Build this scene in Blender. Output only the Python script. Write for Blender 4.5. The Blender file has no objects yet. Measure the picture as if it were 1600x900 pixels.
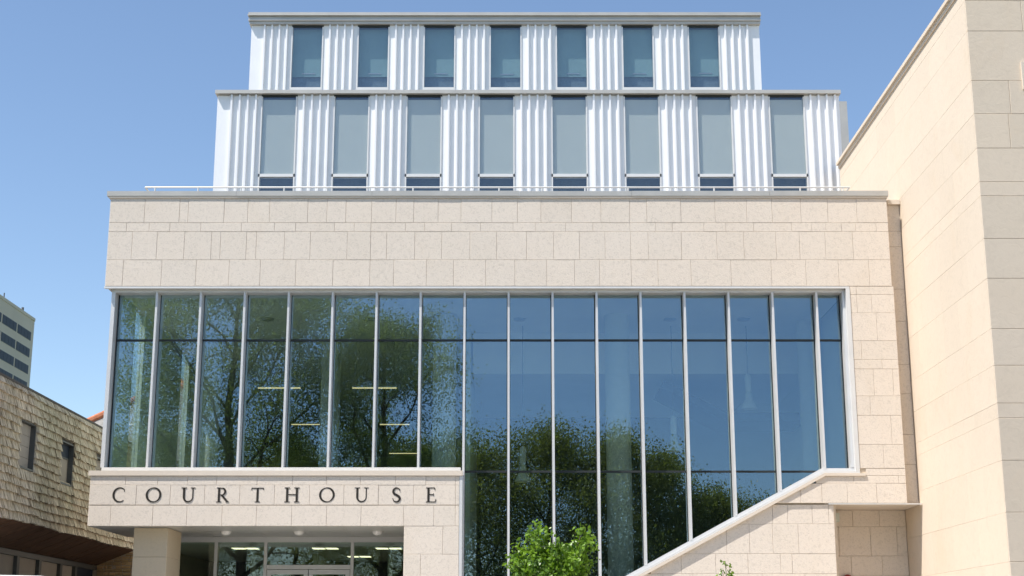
import bpy, math, random
import numpy as np
from mathutils import Vector, Matrix

R = math.radians
sc = bpy.context.scene
col = sc.collection

# ------------------------------------------------------------------ camera
cam_d = bpy.data.cameras.new("camera")
cam_d.sensor_width = 36.0
cam_d.lens = 36.0 * 2280 / 1600
cam_d.clip_start = 0.1
cam_d.clip_end = 5000
cam = bpy.data.objects.new("camera", cam_d)
col.objects.link(cam)
cam.location = (0, 0, 1.6)
cam.rotation_euler = (R(90 + 13.8), 0, 0)
sc.camera = cam

# ------------------------------------------------------------------ sky, sun, exposure
SUN_AZ, SUN_EL = 60.0, 59.0            # degrees left of the facade normal, above the horizon
w = bpy.data.worlds.new("World")
sc.world = w
w.use_nodes = True
nt = w.node_tree
bg = nt.nodes["Background"]
sky = nt.nodes.new("ShaderNodeTexSky")
sky.sky_type = 'NISHITA'
sky.sun_disc = False
sky.sun_elevation = R(SUN_EL)
sky.sun_rotation = R(180 + SUN_AZ)
sky.altitude = 100
sky.air_density = 1.0
sky.dust_density = 0.2
sky.ozone_density = 2.0
nt.links.new(sky.outputs[0], bg.inputs[0])
bg.inputs[1].default_value = 0.12

sun_d = bpy.data.lights.new("sun", 'SUN')
sun_d.energy = 4.8
sun_d.angle = R(0.5)
sun_d.color = (1.0, 0.945, 0.87)
sun = bpy.data.objects.new("sun", sun_d)
col.objects.link(sun)
sv = Vector((-math.sin(R(SUN_AZ)) * math.cos(R(SUN_EL)), -math.cos(R(SUN_AZ)) * math.cos(R(SUN_EL)), math.sin(R(SUN_EL))))
sun.rotation_euler = sv.to_track_quat('Z', 'Y').to_euler()
sun.location = (-30, -30, 60)

sc.view_settings.view_transform = 'Standard'
sc.view_settings.look = 'None'
sc.view_settings.gamma = 1.0
sc.view_settings.use_curve_mapping = False
sc.view_settings.exposure = 0.57
sc.render.engine = 'CYCLES'
sc.cycles.use_denoising = True
sc.cycles.max_bounces = 10
sc.cycles.transparent_max_bounces = 24
sc.cycles.caustics_reflective = False
sc.cycles.caustics_refractive = False

# ------------------------------------------------------------------ helpers
class MB:
    """collects shapes, then links them as one mesh object"""
    def __init__(s):
        s.v = []; s.f = []
    def add(s, vs, fs):
        n = len(s.v)
        s.v += [tuple(p) for p in vs]
        s.f += [tuple(i + n for i in f) for f in fs]
        return s
    def box(s, x0, x1, y0, y1, z0, z1):
        return s.add([(x0, y0, z0), (x1, y0, z0), (x1, y1, z0), (x0, y1, z0), (x0, y0, z1), (x1, y0, z1), (x1, y1, z1), (x0, y1, z1)],
                     [(0, 3, 2, 1), (4, 5, 6, 7), (0, 1, 5, 4), (1, 2, 6, 5), (2, 3, 7, 6), (3, 0, 4, 7)])
    def prism_xz(s, poly, y0, y1):
        """polygon in x,z (counter-clockwise seen from -y), from y0 (front) to y1"""
        n = len(poly)
        vs = [(x, y0, z) for x, z in poly] + [(x, y1, z) for x, z in poly]
        fs = [tuple(range(n)), tuple(range(2 * n - 1, n - 1, -1))]
        fs += [(i, n + i, n + (i + 1) % n, (i + 1) % n) for i in range(n)]
        return s.add(vs, fs)
    def prism_xy(s, poly, z0, z1):
        n = len(poly)
        vs = [(x, y, z0) for x, y in poly] + [(x, y, z1) for x, y in poly]
        fs = [tuple(range(n - 1, -1, -1)), tuple(range(n, 2 * n))]
        fs += [(i, (i + 1) % n, n + (i + 1) % n, n + i) for i in range(n)]
        return s.add(vs, fs)
    def tube(s, pts, radii, seg=8, cap=True):
        pts = [Vector(p) for p in pts]
        n = len(pts); base = len(s.v)
        for i, p in enumerate(pts):
            d = (pts[min(i + 1, n - 1)] - pts[max(i - 1, 0)])
            d = d.normalized() if d.length > 1e-9 else Vector((0, 0, 1))
            u = d.cross(Vector((0, 0, 1)) if abs(d.z) < .95 else Vector((1, 0, 0))).normalized()
            w_ = d.cross(u)
            r = radii[i] if isinstance(radii, (list, tuple)) else radii
            for k in range(seg):
                a = 2 * math.pi * k / seg
                s.v.append(tuple(p + u * (r * math.cos(a)) + w_ * (r * math.sin(a))))
        for i in range(n - 1):
            for k in range(seg):
                a = base + i * seg + k; b = base + i * seg + (k + 1) % seg
                s.f.append((a, a + seg, b + seg, b))
        if cap:
            s.f.append(tuple(base + k for k in range(seg)))
            s.f.append(tuple(base + (n - 1) * seg + k for k in range(seg - 1, -1, -1)))
        return s
    def lathe(s, c, prof, seg=24):
        """profile of (radius, z) turned round a vertical axis at c"""
        base = len(s.v); n = len(prof)
        for r, z in prof:
            for k in range(seg):
                a = 2 * math.pi * k / seg
                s.v.append((c[0] + r * math.cos(a), c[1] + r * math.sin(a), c[2] + z))
        for i in range(n - 1):
            for k in range(seg):
                a = base + i * seg + k; b = base + i * seg + (k + 1) % seg
                s.f.append((a, b, b + seg, a + seg))
        return s
    def build(s, name, mat, parent=None, smooth=False):
        me = bpy.data.meshes.new(name)
        me.from_pydata(s.v, [], s.f)
        me.validate()
        if smooth:
            me.polygons.foreach_set("use_smooth", [True] * len(me.polygons))
        me.materials.append(mat)
        me.update()
        o = bpy.data.objects.new(name, me)
        col.objects.link(o)
        attach(o, parent)
        return o

def attach(o, parent):
    if parent is not None:
        o.parent = parent
        if parent.type == 'EMPTY':
            o.matrix_parent_inverse = Matrix.Translation(-Vector(parent.location))

def box(name, mat, parent, x0, x1, y0, y1, z0, z1):
    return MB().box(x0, x1, y0, y1, z0, z1).build(name, mat, parent)

def tag(o, label=None, cat=None, group=None, kind=None):
    if label: o["label"] = label
    if cat: o["category"] = cat
    if group: o["group"] = group
    if kind: o["kind"] = kind
    return o

def thing(name, loc, label, cat, group=None):
    o = bpy.data.objects.new(name, None)
    o.empty_display_size = 0.3
    col.objects.link(o)
    o.location = loc
    return tag(o, label, cat, group)

def clip(poly, a, b, c):
    """keep the part of an x,z polygon where a*x + b*z <= c"""
    out = []
    n = len(poly)
    for i in range(n):
        p, q = poly[i], poly[(i + 1) % n]
        dp = a * p[0] + b * p[1] - c; dq = a * q[0] + b * q[1] - c
        if dp <= 0: out.append(p)
        if (dp < 0 < dq) or (dq < 0 < dp):
            t = dp / (dp - dq)
            out.append((p[0] + t * (q[0] - p[0]), p[1] + t * (q[1] - p[1])))
    return out

def inset(poly, d):
    """offset a convex polygon inwards"""
    n = len(poly); res = []
    for i in range(n):
        p0, p1, p2 = Vector(poly[i - 1]), Vector(poly[i]), Vector(poly[(i + 1) % n])
        e1 = (p1 - p0).normalized(); e2 = (p2 - p1).normalized()
        n1 = Vector((-e1.y, e1.x)); n2 = Vector((-e2.y, e2.x))
        k = 1 + n1.dot(n2)
        m = (n1 + n2) / max(k, .25)
        res.append(tuple(p1 + m * d))
    return res

def dedupe(poly):
    out = []
    for p in poly:
        if not out or (abs(p[0] - out[-1][0]) + abs(p[1] - out[-1][1])) > 1e-3: out.append(p)
    if len(out) > 1 and abs(out[0][0] - out[-1][0]) + abs(out[0][1] - out[-1][1]) < 1e-3: out.pop()
    return out

def area(poly):
    return .5 * sum(poly[i - 1][0] * poly[i][1] - poly[i][0] * poly[i - 1][1] for i in range(len(poly)))

rs = random.Random(7)

def stone_mb(poly, front, back, joint=.006, cham=.006, jitter=.003, axis='y'):
    """one dressed stone: polygon in (u, z), with a chamfered front edge and open joints round it.
    axis 'y' faces -y (u = x); axis 'x' faces -x (u = -y, given as y and mirrored here)"""
    poly = dedupe(poly)
    if len(poly) < 3: return None
    if area(poly) < 0: poly = poly[::-1]
    if abs(area(poly)) < .012: return None
    a = inset(poly, joint / 2); b = inset(poly, joint / 2 + cham)
    f = front + rs.uniform(-jitter, jitter)
    n = len(a)
    def P3(u, d, z): return (u, d, z) if axis == 'y' else (d, -u, z)
    vs = [P3(u, f, z) for u, z in b] + [P3(u, f + cham, z) for u, z in a] + [P3(u, back, z) for u, z in a]
    fs = [tuple(range(n))]
    for i in range(n):
        j = (i + 1) % n
        fs += [(i, n + i, n + j, j), (n + i, 2 * n + i, 2 * n + j, n + j)]
    return MB().add(vs, fs)

def stone(parent, mat, poly, front, back, axis='y', name='stone', **k):
    m = stone_mb(poly, front, back, axis=axis, **k)
    return m.build(name, mat, parent) if m else None

def rect(x0, x1, z0, z1): return [(x0, z0), (x1, z0), (x1, z1), (x0, z1)]

# ------------------------------------------------------------------ materials
def mat(name):
    m = bpy.data.materials.new(name)
    m.use_nodes = True
    t = m.node_tree
    b = t.nodes["Principled BSDF"]
    return m, t, b

def N(t, kind, **kw):
    n = t.nodes.new(kind)
    for k, v in kw.items():
        if hasattr(n, k): setattr(n, k, v)
        else: n.inputs[k.replace('_', ' ')].default_value = v
    return n

def ramp(t, stops):
    r = t.nodes.new("ShaderNodeValToRGB")
    e = r.color_ramp.elements
    while len(e) < len(stops): e.new(.5)
    for i, (p, c) in enumerate(stops):
        e[i].position = p
        e[i].color = c if len(c) == 4 else (*c, 1)
    return r

def mixc(t, mode, fac, a, b):
    m = t.nodes.new("ShaderNodeMix")
    m.data_type = 'RGBA'; m.blend_type = mode
    def put(sock, v):
        if hasattr(v, 'is_linked'): t.links.new(v, sock)
        elif isinstance(v, (int, float)): sock.default_value = v
        else: sock.default_value = v if len(v) == 4 else (*v, 1)
    put(m.inputs[0], fac); put(m.inputs[6], a); put(m.inputs[7], b)
    return m.outputs[2]

def stone_mat(name, c, c2, worm=.35, scale=11., bump=.45, stain=.25, rough=.85, vary=.08, warm=(.62, .50, .36)):
    m, t, b = mat(name)
    tc = N(t, "ShaderNodeTexCoord")
    n1 = N(t, "ShaderNodeTexNoise", Scale=scale, Detail=4., Roughness=.6, Distortion=1.3)
    n2 = N(t, "ShaderNodeTexNoise", Scale=.45, Detail=5., Roughness=.6)
    n3 = N(t, "ShaderNodeTexNoise", Scale=scale * 3.2, Detail=3., Roughness=.7)
    for n in (n1, n2, n3): t.links.new(tc.outputs['Object'], n.inputs['Vector'])
    oi = N(t, "ShaderNodeObjectInfo")
    # pits and ridges of the worked face
    r1 = ramp(t, [(.36, (1 - worm,) * 3), (.50, (1, 1, 1)), (.62, (1.0,) * 3)])
    t.links.new(n1.outputs['Fac'], r1.inputs[0])
    base = mixc(t, 'MIX', n2.outputs['Fac'], c, c2)
    rr = ramp(t, [(0, (1 - vary, 1 - vary, 1 - vary * 1.2)), (.5, (1, 1, 1)), (1, (1 + vary * .5, 1 + vary * .3, 1))])
    t.links.new(oi.outputs['Random'], rr.inputs[0])
    base = mixc(t, 'MULTIPLY', 1., base, rr.outputs[0])
    base = mixc(t, 'MULTIPLY', 1., base, r1.outputs[0])
    # rusty and grey weather stains with a shape of their own
    n4 = N(t, "ShaderNodeTexNoise", Scale=.9, Detail=6., Roughness=.65, Distortion=.4)
    mp = N(t, "ShaderNodeMapping"); mp.inputs['Scale'].default_value = (1, 1, .55)
    t.links.new(tc.outputs['Object'], mp.inputs[0]); t.links.new(mp.outputs[0], n4.inputs['Vector'])
    r4 = ramp(t, [(.56, (0, 0, 0)), (.78, (stain,) * 3)])
    t.links.new(n4.outputs['Fac'], r4.inputs[0])
    base = mixc(t, 'MIX', r4.outputs[0], base, warm)
    t.links.new(base, b.inputs['Base Color'])
    b.inputs['Roughness'].default_value = rough
    b.inputs['Specular IOR Level'].default_value = .25
    add = N(t, "ShaderNodeMath", operation='MULTIPLY_ADD'); add.inputs[1].default_value = .45
    t.links.new(n3.outputs['Fac'], add.inputs[0]); t.links.new(n1.outputs['Fac'], add.inputs[2])
    bp = N(t, "ShaderNodeBump"); bp.inputs['Strength'].default_value = bump; bp.inputs['Distance'].default_value = .03
    t.links.new(add.outputs[0], bp.inputs['Height']); t.links.new(bp.outputs[0], b.inputs['Normal'])
    return m

def plain(name, c, rough=.6, metal=0., noise=.0, nscale=6., spec=.5, bump=0., bscale=40., stretch=None):
    m, t, b = mat(name)
    b.inputs['Roughness'].default_value = rough
    b.inputs['Metallic'].default_value = metal
    b.inputs['Specular IOR Level'].default_value = spec
    tc = N(t, "ShaderNodeTexCoord")
    n = N(t, "ShaderNodeTexNoise", Scale=nscale, Detail=5., Roughness=.6)
    src = tc.outputs['Object']
    if stretch:
        mp = N(t, "ShaderNodeMapping"); mp.inputs['Scale'].default_value = stretch
        t.links.new(src, mp.inputs[0]); src = mp.outputs[0]
    t.links.new(src, n.inputs['Vector'])
    r = ramp(t, [(.3, tuple(x * (1 - noise) for x in c)), (.7, tuple(min(1, x * (1 + noise * .6)) for x in c))])
    t.links.new(n.outputs['Fac'], r.inputs[0])
    t.links.new(r.outputs[0], b.inputs['Base Color'])
    if bump:
        n2 = N(t, "ShaderNodeTexNoise", Scale=bscale, Detail=3.)
        t.links.new(src, n2.inputs['Vector'])
        bp = N(t, "ShaderNodeBump"); bp.inputs['Strength'].default_value = bump; bp.inputs['Distance'].default_value = .02
        t.links.new(n2.outputs['Fac'], bp.inputs['Height']); t.links.new(bp.outputs[0], b.inputs['Normal'])
    return m

def glass_mat(name, tint, refl, refl_col=(.86, .95, 1.), wav=.004):
    """coated sheet glass: part of the light mirrored, the rest passed through a tinted sheet"""
    m, t, b = mat(name)
    t.nodes.remove(b)
    out = t.nodes["Material Output"]
    tr = N(t, "ShaderNodeBsdfTransparent"); tr.inputs[0].default_value = (*tint, 1)
    gl = N(t, "ShaderNodeBsdfGlossy"); gl.inputs['Color'].default_value = (*refl_col, 1); gl.inputs['Roughness'].default_value = .0
    # Schlick reflectance, the same from both sides of the sheet
    ge = N(t, "ShaderNodeNewGeometry")
    dt = N(t, "ShaderNodeVectorMath", operation='DOT_PRODUCT')
    t.links.new(ge.outputs['Normal'], dt.inputs[0]); t.links.new(ge.outputs['Incoming'], dt.inputs[1])
    ab = N(t, "ShaderNodeMath", operation='ABSOLUTE'); t.links.new(dt.outputs['Value'], ab.inputs[0])
    om = N(t, "ShaderNodeMath", operation='SUBTRACT'); om.inputs[0].default_value = 1.0; t.links.new(ab.outputs[0], om.inputs[1])
    pw = N(t, "ShaderNodeMath", operation='POWER'); pw.inputs[1].default_value = 5.0; t.links.new(om.outputs[0], pw.inputs[0])
    ma = N(t, "ShaderNodeMath", operation='MULTIPLY_ADD', use_clamp=True)
    ma.inputs[1].default_value = .96 - refl; ma.inputs[2].default_value = refl + .04
    t.links.new(pw.outputs[0], ma.inputs[0])
    tc = N(t, "ShaderNodeTexCoord")
    n = N(t, "ShaderNodeTexNoise", Scale=.8, Detail=2.)
    t.links.new(tc.outputs['Object'], n.inputs['Vector'])
    bp = N(t, "ShaderNodeBump"); bp.inputs['Strength'].default_value = .25; bp.inputs['Distance'].default_value = wav
    t.links.new(n.outputs['Fac'], bp.inputs['Height'])
    # each pane sits a hair out of true
    oi = N(t, "ShaderNodeObjectInfo")
    wn = N(t, "ShaderNodeTexWhiteNoise", noise_dimensions='1D'); t.links.new(oi.outputs['Random'], wn.inputs['W'])
    sb = N(t, "ShaderNodeVectorMath", operation='SUBTRACT'); sb.inputs[1].default_value = (.5, .5, .5)
    t.links.new(wn.outputs['Color'], sb.inputs[0])
    sl = N(t, "ShaderNodeVectorMath", operation='SCALE'); sl.inputs['Scale'].default_value = .006
    t.links.new(sb.outputs[0], sl.inputs[0])
    av = N(t, "ShaderNodeVectorMath", operation='ADD'); t.links.new(bp.outputs[0], av.inputs[0]); t.links.new(sl.outputs[0], av.inputs[1])
    nv = N(t, "ShaderNodeVectorMath", operation='NORMALIZE'); t.links.new(av.outputs[0], nv.inputs[0])
    t.links.new(nv.outputs[0], gl.inputs['Normal'])
    mx = N(t, "ShaderNodeMixShader")
    t.links.new(ma.outputs[0], mx.inputs[0]); t.links.new(tr.outputs[0], mx.inputs[1]); t.links.new(gl.outputs[0], mx.inputs[2])
    t.links.new(mx.outputs[0], out.inputs[0])
    return m

def leaf_mat(name, dark, light, trans=.45):
    m, t, b = mat(name)
    t.nodes.remove(b)
    out = t.nodes["Material Output"]
    tc = N(t, "ShaderNodeTexCoord")
    n = N(t, "ShaderNodeTexNoise", Scale=1.7, Detail=4., Roughness=.75)
    t.links.new(tc.outputs['Object'], n.inputs['Vector'])
    r = ramp(t, [(.32, dark), (.68, light)])
    t.links.new(n.outputs['Fac'], r.inputs[0])
    df = N(t, "ShaderNodeBsdfDiffuse"); tl = N(t, "ShaderNodeBsdfTranslucent")
    g = N(t, "ShaderNodeBsdfGlossy"); g.inputs['Roughness'].default_value = .4
    t.links.new(r.outputs[0], df.inputs[0])
    c2 = mixc(t, 'MULTIPLY', 1., r.outputs[0], (1.15, 1.2, .55))
    t.links.new(c2, tl.inputs[0])
    mx = N(t, "ShaderNodeMixShader"); mx.inputs[0].default_value = trans
    t.links.new(df.outputs[0], mx.inputs[1]); t.links.new(tl.outputs[0], mx.inputs[2])
    m2 = N(t, "ShaderNodeMixShader"); m2.inputs[0].default_value = .05
    t.links.new(mx.outputs[0], m2.inputs[1]); t.links.new(g.outputs[0], m2.inputs[2])
    t.links.new(m2.outputs[0], out.inputs[0])
    return m

def emit_mat(name, c, s):
    m, t, b = mat(name)
    b.inputs['Base Color'].default_value = (.8, .8, .8, 1)
    b.inputs['Emission Color'].default_value = (*c, 1)
    b.inputs['Emission Strength'].default_value = s
    return m

M = {}
M['lime'] = stone_mat('white_limestone', (.72, .63, .535), (.77, .69, .605), worm=.13, scale=15, bump=.27, stain=.2, vary=.025)
M['lime_smooth'] = stone_mat('smooth_limestone', (.68, .59, .49), (.72, .64, .55), worm=.05, scale=20, bump=.12, stain=.2)
M['pillar'] = stone_mat('pillar_stone', (.64, .53, .38), (.69, .58, .43), worm=.06, scale=18, bump=.15, stain=.3)
M['yellow'] = stone_mat('yellow_limestone', (.655, .55, .435), (.705, .605, .49), worm=.04, scale=5, bump=.14, stain=.26, vary=.035, warm=(.62, .48, .32))
M['mortar'] = plain('mortar', (.56, .48, .39), .95, noise=.15)
M['mortar_light'] = plain('pale_mortar', (.64, .54, .42), .95, noise=.15)
M['cap'] = plain('grey_metal_cap', (.52, .50, .46), .45, .35, noise=.1, nscale=1.5)
M['trim'] = plain('white_metal_trim', (.74, .73, .71), .4, .2, noise=.05, nscale=2)
M['mull'] = plain('aluminium_mullion', (.70, .70, .70), .4, .2, noise=.05, nscale=2)
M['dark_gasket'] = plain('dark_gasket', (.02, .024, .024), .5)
M['rib'] = plain('white_ribbed_metal', (.84, .845, .855), .4, .1, noise=.03, nscale=1.2)
M['glass'] = glass_mat('curtain_glass', (.86, .93, .90), .13, (.58, .76, 1.))
M['glass_up'] = glass_mat('upper_window_glass', (.91, .94, .94), .05, (.88, .92, 1.))
M['glass_door'] = glass_mat('entrance_glass', (.82, .9, .84), .05)
M['glass_far'] = plain('far_window_glass', (.03, .04, .06), .5, 0, spec=.15)
M['blind'] = plain('grey_blind', (.72, .72, .68), .9, noise=.03, nscale=1)
M['blind_teal'] = plain('teal_blind', (.27, .41, .44), .9, noise=.1, nscale=.7)
M['soffit'] = plain('grey_soffit_panel', (.74, .74, .70), .35, .3, noise=.05)
M['body'] = plain('building_core', (.35, .33, .30), .9, noise=.1)
M['lamp_white'] = plain('white_lamp_glass', (.82, .82, .8), .3)
M['letter'] = plain('dark_bronze_letter', (.035, .028, .022), .5, .3, noise=.2, nscale=20)
M['in_wall'] = plain('interior_wall', (.64, .70, .64), .9, noise=.08, nscale=.6)
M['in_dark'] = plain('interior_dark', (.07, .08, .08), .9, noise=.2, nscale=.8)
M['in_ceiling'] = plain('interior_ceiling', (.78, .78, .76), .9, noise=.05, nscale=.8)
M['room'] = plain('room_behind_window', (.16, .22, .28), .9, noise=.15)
M['in_floor'] = plain('interior_floor', (.42, .38, .33), .5, noise=.2)
M['in_col'] = plain('interior_column', (.62, .64, .60), .8, noise=.05)
M['steel'] = plain('brushed_steel', (.5, .5, .5), .35, .8)
M['tube_light'] = emit_mat('lit_tube', (1., .80, .42), .75)
M['panel_light'] = emit_mat('lit_panel', (1., .88, .6), 1.6)
M['soffit_wood'] = plain('brown_soffit_boards', (.15, .075, .04), .8, noise=.5, nscale=5, stretch=(.6, 5, 1))
M['dark_frame'] = plain('grey_window_frame', (.10, .105, .105), .5, .3)
M['panel_beige'] = plain('beige_window_board', (.40, .35, .30), .8, noise=.08, nscale=3)
M['roof_felt'] = plain('roof_felt', (.10, .09, .08), .9, noise=.2)
M['tower'] = plain('tower_concrete', (.68, .57, .47), .9, noise=.08, nscale=.08)
M['asphalt'] = plain('asphalt', (.05, .05, .052), .9, noise=.25, nscale=3, bump=.3, bscale=60)
M['paving'] = plain('concrete_paving', (.46, .43, .39), .9, noise=.15, nscale=2, bump=.15, bscale=50)
M['paint'] = plain('road_paint', (.7, .68, .62), .7, noise=.15, nscale=9)
M['grass'] = plain('lawn', (.06, .10, .03), .95, noise=.4, nscale=3, bump=.5, bscale=70)
M['bark'] = plain('tree_bark', (.085, .065, .05), .95, noise=.4, nscale=9, bump=.6, bscale=22)
M['bark_pale'] = plain('sapling_bark', (.22, .19, .15), .9, noise=.3, nscale=14)
M['leaf_bright'] = leaf_mat('bright_spring_leaf', (.075, .165, .014), (.25, .41, .04), .36)
M['leaf_olive'] = leaf_mat('olive_leaf', (.13, .165, .03), (.36, .37, .09), .6)
M['leaf_row'] = leaf_mat('row_tree_leaf', (.15, .165, .04), (.40, .38, .11), .6)
M['red'] = plain('red_enamel', (.33, .025, .02), .35)
M['van_paint'] = plain('white_van_paint', (.78, .77, .74), .3, noise=.03)
M['tyre'] = plain('tyre_rubber', (.02, .02, .02), .85)
M['rim'] = plain('wheel_rim', (.45, .45, .46), .35, .8)
M['slate'] = plain('grey_roof_slates', (.26, .25, .23), .8, noise=.35, nscale=4)
M['terracotta'] = plain('terracotta_ridge', (.48, .17, .08), .8, noise=.2)
M['rubble'] = stone_mat('brown_rubble', (.55, .37, .20), (.68, .50, .30), worm=.2, scale=16, bump=.6, stain=.4, vary=.25)

def shingle_mat():
    m, t, b = mat('weathered_cedar')
    tc = N(t, "ShaderNodeTexCoord")
    mp = N(t, "ShaderNodeMapping"); mp.inputs['Scale'].default_value = (1, 11, 1.1)
    t.links.new(tc.outputs['Object'], mp.inputs[0])
    n1 = N(t, "ShaderNodeTexNoise", Scale=1.6, Detail=6., Roughness=.7)
    t.links.new(mp.outputs[0], n1.inputs['Vector'])
    n2 = N(t, "ShaderNodeTexNoise", Scale=.55, Detail=4.)
    t.links.new(tc.outputs['Object'], n2.inputs['Vector'])
    n3 = N(t, "ShaderNodeTexNoise", Scale=4.5, Detail=2.)
    t.links.new(mp.outputs[0], n3.inputs['Vector'])
    r = ramp(t, [(.34, (.11, .085, .065)), (.45, (.53, .455, .37)), (.64, (.84, .76, .655))])
    t.links.new(n1.outputs['Fac'], r.inputs[0])
    r2 = ramp(t, [(.35, (.88, .90, .83)), (.7, (1.06, 1.03, 1.0))])
    t.links.new(n2.outputs['Fac'], r2.inputs[0])
    c = mixc(t, 'MULTIPLY', 1., r.outputs[0], r2.outputs[0])
    r3 = ramp(t, [(.36, (.50, .45, .40)), (.48, (1, 1, 1))])
    t.links.new(n3.outputs['Fac'], r3.inputs[0])
    c = mixc(t, 'MULTIPLY', .9, c, r3.outputs[0])
    oi = N(t, "ShaderNodeNewGeometry")
    r4 = ramp(t, [(0, (.66, .65, .62)), (1, (1.25, 1.24, 1.2))])
    t.links.new(oi.outputs['Random Per Island'], r4.inputs[0])
    c = mixc(t, 'MULTIPLY', .7, c, r4.outputs[0])
    t.links.new(c, b.inputs['Base Color'])
    b.inputs['Roughness'].default_value = .95
    b.inputs['Specular IOR Level'].default_value = .1
    return m
M['shingle'] = shingle_mat()

# ------------------------------------------------------------------ the setting
PLAZA = 1.2
g = MB().add([(-2500, -2500, -.03), (2500, -2500, -.03), (2500, 2500, -.03), (-2500, 2500, -.03)], [(0, 1, 2, 3)]).build('ground', M['grass'])
tag(g, kind='structure')
road = MB().add([(-300, 15, -.02), (300, 15, -.02), (300, 29.3, -.02), (-300, 29.3, -.02)], [(0, 1, 2, 3)]).build('road', M['asphalt'])
tag(road, kind='structure')
for k in range(20):
    box('road_marking', M['paint'], road, -60 + k * 6, -57 + k * 6, 22.1, 22.22, -.019, -.012)
tag(MB().box(-300, 300, -4, 15, -.3, .12).build('pavement', M['paving']), kind='structure')
pl = MB().add([(-300, 29.3, -.3), (300, 29.3, -.3), (-300, 29.3, .12), (300, 29.3, .12), (-300, 31.2, .14), (300, 31.2, .14),
               (-300, 36.0, PLAZA), (300, 36.0, PLAZA), (-300, 110, PLAZA), (300, 110, PLAZA)],
              [(0, 1, 3, 2), (2, 3, 5, 4), (4, 5, 7, 6), (6, 7, 9, 8)]).build('plaza', M['paving'])
tag(pl, kind='structure')

# ------------------------------------------------------------------ courthouse
CH = thing('courthouse', (0, 39, PLAZA), 'pale stone and glass courthouse with stepped white ribbed metal upper storeys', 'building')

# --- upper stone band
BX0, BX1, BY, BZ0, BZ1 = -11.07, 10.33, 38.5, 11.10, 13.60
band = MB().box(BX0 + .02, BX1 - .02, BY + .03, 39.3, BZ0 + .02, BZ1).build('stone_band', M['mortar'], CH)
band_rows = [
    (12.903, 13.60, [-10.11, -9.15, -8.91, -7.92, -7.27, -6.67, -5.62, -5.09, -4.57, -3.86, -3.19, -2.7, -2.03, -1.4, -0.55, 0.15, 0.8, 1.64, 2.45, 3.24, 3.71, 4.65, 5.59, 6.46, 7.16, 7.95, 8.69, 9.49]),
    (12.647, 12.903, [-10.58, -9.96, -9.39, -8.54, -7.43, -6.52, -5.94, -4.87, -4.33, -3.87, -2.92, -2.4, -1.66, -0.86, 0.03, 0.64, 1.47, 2.22, 3.24, 3.94, 4.4, 5.27, 5.87, 6.63, 7.68, 8.22, 8.62, 9.04, 9.43, 10.0]),
    (11.848, 12.647, [-10.4, -9.72, -8.97, -8.23, -7.98, -7.27, -7.0, -6.23, -5.52, -4.51, -3.87, -3.43, -2.66, -1.92, -1.15, -0.42, 0.4, 1.14, 1.85, 2.55, 3.25, 3.73, 4.64, 5.61, 6.35, 7.23, 7.87, 8.58, 9.33]),
    (11.11, 11.848, [-10.6, -9.55, -8.61, -7.71, -6.86, -5.89, -4.88, -3.87, -3.22, -2.33, -1.59, -0.72, 0.08, 0.95, 1.71, 2.39, 3.25, 3.98, 4.88, 5.97, 7.07, 8.01, 8.9, 9.73]),
]
for z0, z1, js in band_rows:
    xs = [BX0] + js + [BX1]
    for a, b in zip(xs, xs[1:]):
        stone(band, M['lime'], rect(a, b, z0, z1), BY, BY + .06)
# returns of the band at both ends
for x0, x1 in ((BX0 - .002, BX0 + .05), (BX1 - .05, BX1 + .002)):
    for z0, z1, _ in band_rows:
        MB().box(x0, x1, BY + .07, 39.25, z0 + .004, z1 - .004).build('stone', M['lime'], band)
# bed moulding and metal coping, in lengths
box('bed_moulding', M['lime_smooth'], band, BX0 - .03, BX1 + .02, BY - .03, 39.2, 13.602, 13.66)
xs = [BX0 - .10, -7.6, -3.86, .2, 3.3, 7.1, BX1 + .05]
for i, (a, b) in enumerate(zip(xs, xs[1:])):
    d = .004 * (i % 3)
    MB().prism_xy([(a + .003, BY - .045 - d), (b - .003, BY - .045 - d), (b - .003, 39.25), (a + .003, 39.25)], 13.662, 13.80 + d).build('coping', M['cap'], band)
# drip edge and soffit under the band
box('drip_edge', M['trim'], CH, BX0 - .01, 9.16, BY - .012, BY + .03, 11.045, 11.098)
MB().box(BX0, 9.05, BY + .032, 38.645, 11.06, 11.095).build('band_soffit', M['trim'], CH)
box('head_frame', M['mull'], CH, -10.9, 9.06, 38.65, 39.0, 10.97, 11.093)

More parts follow.
